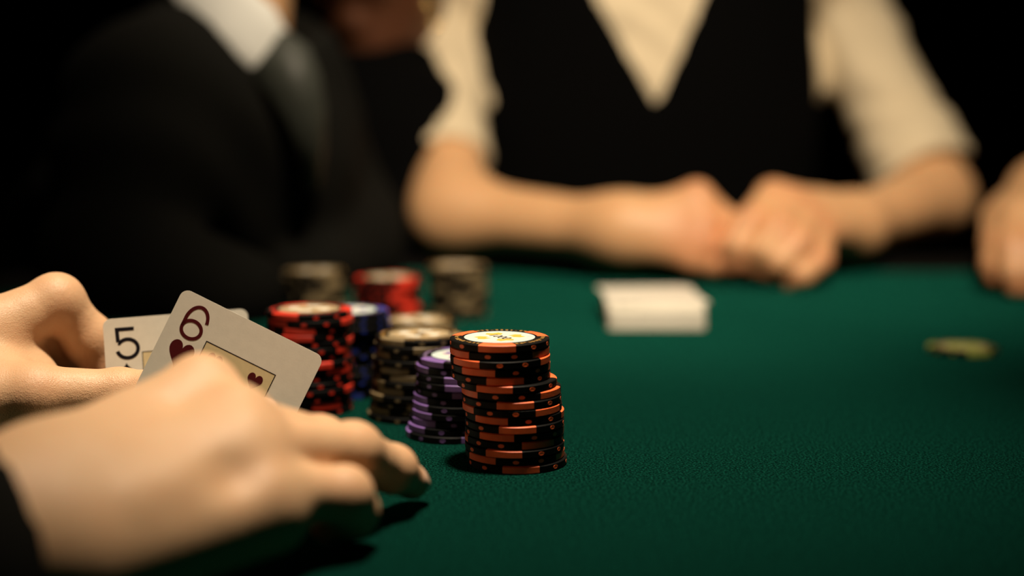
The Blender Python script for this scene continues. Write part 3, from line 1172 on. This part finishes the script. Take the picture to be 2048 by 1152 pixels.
lo = np.array((-0.17, 1.02, TZ - 0.02))
hi = np.array((0.52, 1.62, TZ + 0.24))
B = Field(lo, hi, 0.0032)
DR_E = at(905, 425, 1.245)          # bare right elbow
DL_E = at(1868, 395, 1.335)


def hand_into(B, wrist, fingers, thumb, wr=0.020):
    for i, f in enumerate(fingers):
        B.cap(wrist, f[0][0], wr, f[0][1], 0.014)
    for i in range(3):
        B.cap(fingers[i][0][0], fingers[i + 1][0][0], fingers[i][0][1] * .85, fingers[i + 1][0][1] * .85, 0.006)
    for f in fingers + [thumb]:
        B.chain([p for p, _ in f], [r_ for _, r_ in f], 0.0035)
    B.cap(wrist, thumb[0][0], wr, thumb[0][1], 0.014)


hand_into(B, DR_W, DRh, DRt)
B.cap(DR_W, DR_E, 0.0232, 0.0300, 0.03)
DR_S = at(882, 40, 1.42)
B.cap(DR_E, DR_E.lerp(DR_S, 0.35), 0.030, 0.030, 0.04)
hand_into(B, DL_W, DLh, DLt)
B.cap(DL_W, DL_E, 0.0235, 0.034, 0.02)
DL_S = at(1645, -60, 1.45)
B.cap(DL_E, DL_E.lerp(DL_S, 0.3), 0.034, 0.034, 0.02)
fl = []
for f in DRh + DLh:
    fl += [(f[0][0], 0.016, 0.9), (f[1][0], 0.014, 0.7), (f[-1][0], 0.016, 0.9)]
fl += [(DRt[2][0], 0.02, 0.8), (DLt[1][0], 0.02, 0.6), (DRh[2][0][0], 0.03, 0.7)]
ppart('arms', B.mesh('arms', 2, fl), 'skin_dealer', dealer, DOFF)
NB = Vector((0.145, 1.42, TZ + 0.36))
Hd = Field((-0.05, 1.2, TZ + 0.22), (0.36, 1.62, TZ + 0.78), 0.005)
q, rot = head_field(Hd, (0.145, 1.37, TZ + 0.56), (-0.1, -0.9, -0.35), (0, -0.2, 0.95), 0.97, NB)
Hd.cap(NB, NB - Vector((0, 0.01, 0.10)), 0.054, 0.09, 0.03)
hd = ppart('head', Hd.mesh('head', 1, [((0, 0, 0), 0.01, 0)]), 'skin_dealer', dealer, DOFF)
head_extras(hd, q, rot, 0.97, True)
for ch in hd.children:
    ch.data.transform(DOFF)
# shirt: torso, both upper-arm sleeves
CX = 0.125
def torso(Fd, grow=0.0):
    Fd.ell((CX, DY + 0.07, TZ - 0.10), (0.180 + grow, 0.092 + grow, 0.30), k=0.05)
    Fd.ell((CX + 0.005, DY + 0.075, TZ + 0.17), (0.165 + grow, 0.092 + grow, 0.22), k=0.06)
    Fd.cap((CX - 0.10, DY + 0.09, TZ + 0.31), (CX + 0.13, DY + 0.09, TZ + 0.31), 0.045 + grow, 0.045 + grow, 0.06)


S = Field((-0.18, 1.14, TZ - 0.36), (0.56, 1.62, TZ + 0.42), 0.006)
torso(S)
S.cap(DR_S, DR_E.lerp(DR_S, 0.30), 0.040, 0.034, 0.02)
S.cap(Vector((CX - 0.13, DY + 0.09, TZ + 0.29)), DR_S, 0.050, 0.042, 0.03)
S.cap(Vector((CX + 0.15, DY + 0.09, TZ + 0.29)), DL_S, 0.055, 0.047, 0.03)
S.cap(DL_S, DL_E.lerp(DL_S, 0.18), 0.047, 0.041, 0.03)
wrinkle(S, 0.0022, 120, (0.5, 0.2, 0.9), 1)
ppart('shirt', S.mesh('shirt', 1), 'shirt', dealer, DOFF)
for E_, S_, t0, t1, r0 in ((DR_E, DR_S, 0.24, 0.36, 0.035), (DL_E, DL_S, 0.10, 0.26, 0.046)):
    a, b = E_.lerp(S_, t0), E_.lerp(S_, t1)
    lo, hi = bounds([a, b], 0.08)
    Cf = Field(lo, hi, 0.003)
    Cf.cap(a, b, r0 + 0.003, r0 + 0.001, 0)
    n_ = (b - a).normalized()
    Cf.plane(a - n_ * 0.004, n_)
    Cf.plane(b + n_ * 0.004, -n_)
    wrinkle(Cf, 0.0012, 300, n_)
    ppart('rolled_cuff', Cf.mesh('rolled_cuff', 2), 'shirt', dealer, DOFF)
# vest: a shell over the shirt with a deep V
Vt = Field((-0.18, 1.14, TZ - 0.36), (0.40, 1.56, TZ + 0.42), 0.005)
torso(Vt, 0.007)
x_, y_, z_ = Vt.grid()
tipp = at(1310, 212, DY - 0.02)
pl, pr = at(1192, 0, DY - 0.02), at(1402, 0, DY - 0.02)
sl_l = (pl.x - tipp.x) / (pl.z - tipp.z)
sl_r = (pr.x - tipp.x) / (pr.z - tipp.z)
dz = z_ - tipp.z
inV = np.minimum(np.minimum((x_ - tipp.x) - sl_l * dz, sl_r * dz - (x_ - tipp.x)), (DY + 0.06) - y_)   # > 0 inside the V
arm_r = x_ - (CX - 0.165 - 0.16 * np.clip(TZ + 0.20 - z_, 0, 0.1)) + 0 * y_
arm_l = (CX + 0.164 + 0.10 * np.clip(TZ + 0.20 - z_, 0, 0.1)) - x_ + 0 * y_
Vt.F = np.maximum(Vt.F, inV)
Vt.F = np.maximum(Vt.F, np.where(z_ > TZ + 0.10, -np.minimum(arm_r, arm_l), -1)).astype(np.float32)
ppart('vest', Vt.mesh('vest', 1), 'black_cloth', dealer, DOFF)

# ------------------------------------------------------------------ man in the dark suit with the white collar
suit = thing('person', 'man in a black suit and white shirt collar leaning over the table', 'person', (-0.40, 1.38, 0))
SOFF = Matrix.Translation((0.40, -1.38, 0))
NKB = at(500, 30, 1.10)             # base of the neck
NKB_b, NKB_f = at(345, -40, 1.11), at(610, 150, 1.06)
S = Field((-0.78, 0.80, TZ - 0.45), (0.02, 1.58, TZ + 0.30), 0.006)
S.cap((-0.42, 1.40, TZ - 0.30), (-0.37, 1.34, TZ), 0.12, 0.11, 0.03)
S.cap((-0.37, 1.34, TZ), at(430, 300, 1.13), 0.11, 0.115, 0.03)
S.cap(at(330, 225, 1.02), at(560, 260, 1.22), 0.055, 0.055, 0.06)
S.cap(at(460, 200, 1.11), at(520, 90, 1.11), 0.085, 0.05, 0.05)
S.cap(at(290, 250, 1.01), at(230, 520, 0.99), 0.058, 0.047, 0.04)
S.cap(at(230, 520, 0.99), at(480, 585, 0.965), 0.045, 0.034, 0.02)
S.cap(at(590, 300, 1.23), at(700, 480, 1.20), 0.055, 0.045, 0.04)
S.cap(at(700, 480, 1.20), at(620, 545, 1.10), 0.044, 0.033, 0.02)
wrinkle(S, 0.003, 80, (0.6, 0.3, 0.7), 3)
S.ell(at(520, -20, 1.09), (0.055, 0.055, 0.06), k=0.01, sub=True)
ppart('suit_jacket', S.mesh('suit_jacket', 1), 'suit', suit, SOFF)
Hd = Field((-0.42, 0.85, TZ + 0.08), (0.08, 1.36, TZ + 0.66), 0.005)
q, rot = head_field(Hd, at(555, -420, 1.13), (0.85, -0.35, -0.25), (0.2, 0, 0.95), 0.86, at(455, 60, 1.13))
hd = ppart('head', Hd.mesh('head', 1, [((0, 0, 0), 0.01, 0)]), 'skin_dealer', suit, SOFF)
head_extras(hd, q, rot, 1.0)
for ch in hd.children:
    ch.data.transform(SOFF)
# collar: a folded band round the neck, open at the throat
cb = bmesh.new()
path = [(335, -45, 1.10), (362, -4, 1.06), (400, 36, 1.03), (440, 72, 1.015), (482, 108, 1.01), (520, 142, 1.015), (552, 178, 1.03)]
prev = None
rows_ = []
for i, (px, py, d) in enumerate(path):
    p = at(px, py, d)
    wd = 0.034 if i < 5 else 0.034 - 0.006 * (i - 4)
    dn = Vector((-0.35, -0.35, -0.85)).normalized()
    up_ = Vector((0.55, 0.15, 0.80)).normalized()
    sec = [p - up_ * wd * 0.05 + dn * wd * 0.18, p + Vector((0, -0.006, 0)), p + up_ * wd * 0.6 + Vector((0, -0.004, 0)), p + up_ * wd * 1.15, p + up_ * wd * 1.2 + Vector((0, 0.005, 0)), p + up_ * wd * 0.4 + Vector((0, 0.006, 0))]
    rows_.append([cb.verts.new(s_) for s_ in sec])
for a, b in zip(rows_, rows_[1:]):
    for i in range(6):
        cb.faces.new((a[i], a[(i + 1) % 6], b[(i + 1) % 6], b[i]))
cb.faces.new(rows_[0])
cb.faces.new(rows_[-1][::-1])
bmesh.ops.recalc_face_normals(cb, faces=cb.faces[:])
bmesh.ops.subdivide_edges(cb, edges=cb.edges[:], cuts=1, use_grid_fill=True)
lb_ = bmesh.new()  # tapering grey-green band running down from the collar
rows_ = []
for px, py, d, wd in ((465, 125, 1.02, .030), (505, 152, 1.008, .040), (540, 187, 1.0, .042), (570, 232, 1.0, .038), (592, 282, 1.005, .032), (610, 337, 1.02, .022), (622, 392, 1.04, .010)):
    p = at(px, py, d)
    dn = Vector((-0.62, -0.1, -0.78)).normalized()
    sec = [p, p + Vector((0, -.003, 0)), p - dn * wd + Vector((0, 0.004, 0)), p - dn * wd + Vector((0, 0.009, 0))]
    rows_.append([lb_.verts.new(q_) for q_ in sec])
for a, b in zip(rows_, rows_[1:]):
    for i in range(4):
        lb_.faces.new((a[i], a[(i + 1) % 4], b[(i + 1) % 4], b[i]))
lb_.faces.new(rows_[0])
lb_.faces.new(rows_[-1][::-1])
bmesh.ops.recalc_face_normals(lb_, faces=lb_.faces[:])
ppart('grey_band', to_mesh(lb_, 'grey_band', True), 'band_cloth', suit, SOFF)
ppart('shirt_collar', to_mesh(cb, 'shirt_collar', True), 'white_cotton', suit, SOFF)

# ------------------------------------------------------------------ person between the suited man and the dealer
mid = thing('person', 'person in black clothes with an earring, sitting between the dealer and suited man', 'person', (-0.17, 1.44, 0))
MOFF = Matrix.Translation((0.17, -1.44, 0))
S = Field((-0.42, 1.10, TZ - 0.34), (0.06, 1.62, TZ + 0.30), 0.006)
S.cap((-0.15, 1.46, TZ - 0.28), at(760, 300, 1.36), 0.12, 0.105, 0.03)
S.cap(at(640, 255, 1.42), at(842, 292, 1.31), 0.05, 0.034, 0.03)
S.cap(at(842, 292, 1.31), at(800, 480, 1.27), 0.033, 0.034, 0.03)
wrinkle(S, 0.003, 80, (0.6, 0.3, 0.7), 5)
ppart('black_top', S.mesh('black_top', 1), 'black_cloth', mid, MOFF)
Hd = Field((-0.38, 1.08, TZ + 0.08), (0.12, 1.55, TZ + 0.62), 0.005)
q, rot = head_field(Hd, at(752, -145, 1.34), (-0.50, -0.78, -0.30), (-0.1, 0, 0.95), 0.92, at(765, 150, 1.38))
hd = ppart('head', Hd.mesh('head', 1, [((0, 0, 0), 0.01, 0)]), 'skin_dark', mid, MOFF)
head_extras(hd, q, rot, 0.92, True)
# hoop earring under the ear that faces the table
ear = max((q(0.078, -0.012, -0.042), q(-0.078, -0.012, -0.042)), key=lambda v: v.x)
hoop_c = at(862, 25, 1.285)
bm = bmesh.new()
rings = []
for i in range(28):
    a = 2 * math.pi * i / 28
    cdir = Vector((math.cos(a), 0.25 * math.cos(a), math.sin(a))).normalized()
    cc = hoop_c + cdir * 0.011
    rings.append([bm.verts.new(cc + cdir * (0.0011 * math.cos(t)) + Vector((0, 1, 0)) * (0.0011 * math.sin(t))) for t in (0, 1.05, 2.09, 3.14, 4.19, 5.24)])
for i in range(28):
    p_, n_ = rings[i], rings[(i + 1) % 28]
    for k in range(6):
        bm.faces.new((p_[k], p_[(k + 1) % 6], n_[(k + 1) % 6], n_[k]))
top = hoop_c + Vector((0, 0, 0.0115))
wv = [[bm.verts.new(pt + Vector((0.0006 * math.cos(t), 0.0006 * math.sin(t), 0))) for t in (0, 2.09, 4.19)] for pt in (top, ear)]
for k in range(3):
    bm.faces.new((wv[0][k], wv[0][(k + 1) % 3], wv[1][(k + 1) % 3], wv[1][k]))
bmesh.ops.recalc_face_normals(bm, faces=bm.faces[:])
o = link('hoop_earring', to_mesh(bm, 'hoop_earring', True), M['gold'], hd)
for ch in hd.children:
    ch.data.transform(MOFF)

# ------------------------------------------------------------------ person at the right edge: a hand resting on its fingertips
right = thing('person', 'person in dark sleeves at the right, fingertips resting on the felt', 'person', (0.60, 1.36, 0))
ROFF = Matrix.Translation((-0.60, -1.36, 0))
Hh = [J((2010, 440, 1.12, 12), (1992, 490, 1.095, 10), (1985, 530, 1.085, 9), (1990, 555, 1.085, 8)),
      J((2035, 430, 1.105, 12.5), (2022, 495, 1.075, 10.5), (2024, 545, 1.065, 9.2), (2030, 575, 1.065, 8)),
      J((2065, 435, 1.100, 12), (2058, 500, 1.070, 10), (2062, 545, 1.060, 9), (2066, 577, 1.060, 8)),
      J((2095, 450, 1.10, 11), (2095, 505, 1.075, 9), (2100, 540, 1.065, 8), (2102, 570, 1.065, 7))]
Ht = J((2020, 420, 1.17, 14), (1990, 440, 1.17, 11), (1985, 490, 1.15, 9.5), (1990, 530, 1.14, 8))
wr_ = at(2090, 385, 1.19)
lo, hi = bounds([p for f in Hh + [Ht] for p, _ in f] + [wr_, wr_ + Vector((0.14, 0.14, 0.02))], 0.05)
Bh = Field(lo, hi, 0.0028)
hand_into(Bh, wr_, Hh, Ht)
elb = wr_ + Vector((0.13, 0.13, 0.015))
Bh.cap(wr_, elb, 0.024, 0.03, 0.02)
fl = []
for f in Hh:
    fl += [(f[1][0], 0.014, 0.5), (f[-1][0], 0.016, 0.7)]
ppart('right_hand', Bh.mesh('right_hand', 2, fl), 'skin_dealer', right, ROFF)
S = Field((0.36, 1.08, TZ - 0.34), (0.98, 1.66, TZ + 0.36), 0.007)
S.cap(wr_.lerp(elb, 0.35), elb + Vector((0.03, 0.03, 0.02)), 0.034, 0.048, 0.02)
S.cap(elb + Vector((0.03, 0.03, 0.02)), (0.66, 1.45, TZ + 0.24), 0.048, 0.06, 0.03)
S.cap((0.74, 1.46, TZ - 0.28), (0.74, 1.44, TZ + 0.14), 0.12, 0.13, 0.03)
S.cap((0.66, 1.45, TZ + 0.24), (0.85, 1.40, TZ + 0.24), 0.06, 0.06, 0.06)
wrinkle(S, 0.003, 80, (0.6, 0.3, 0.7), 7)
ppart('dark_jacket', S.mesh('dark_jacket', 1), 'suit', right, ROFF)
Hd = Field((0.52, 1.15, TZ + 0.22), (0.98, 1.62, TZ + 0.72), 0.006)
q, rot = head_field(Hd, (0.73, 1.38, TZ + 0.50), (-0.4, -0.85, -0.25), (0, 0, 1), 1.0, (0.75, 1.43, TZ + 0.28))
hd = ppart('head', Hd.mesh('head', 1, [((0, 0, 0), 0.01, 0)]), 'skin_dealer', right, ROFF)
head_extras(hd, q, rot, 1.0)
for ch in hd.children:
    ch.data.transform(ROFF)
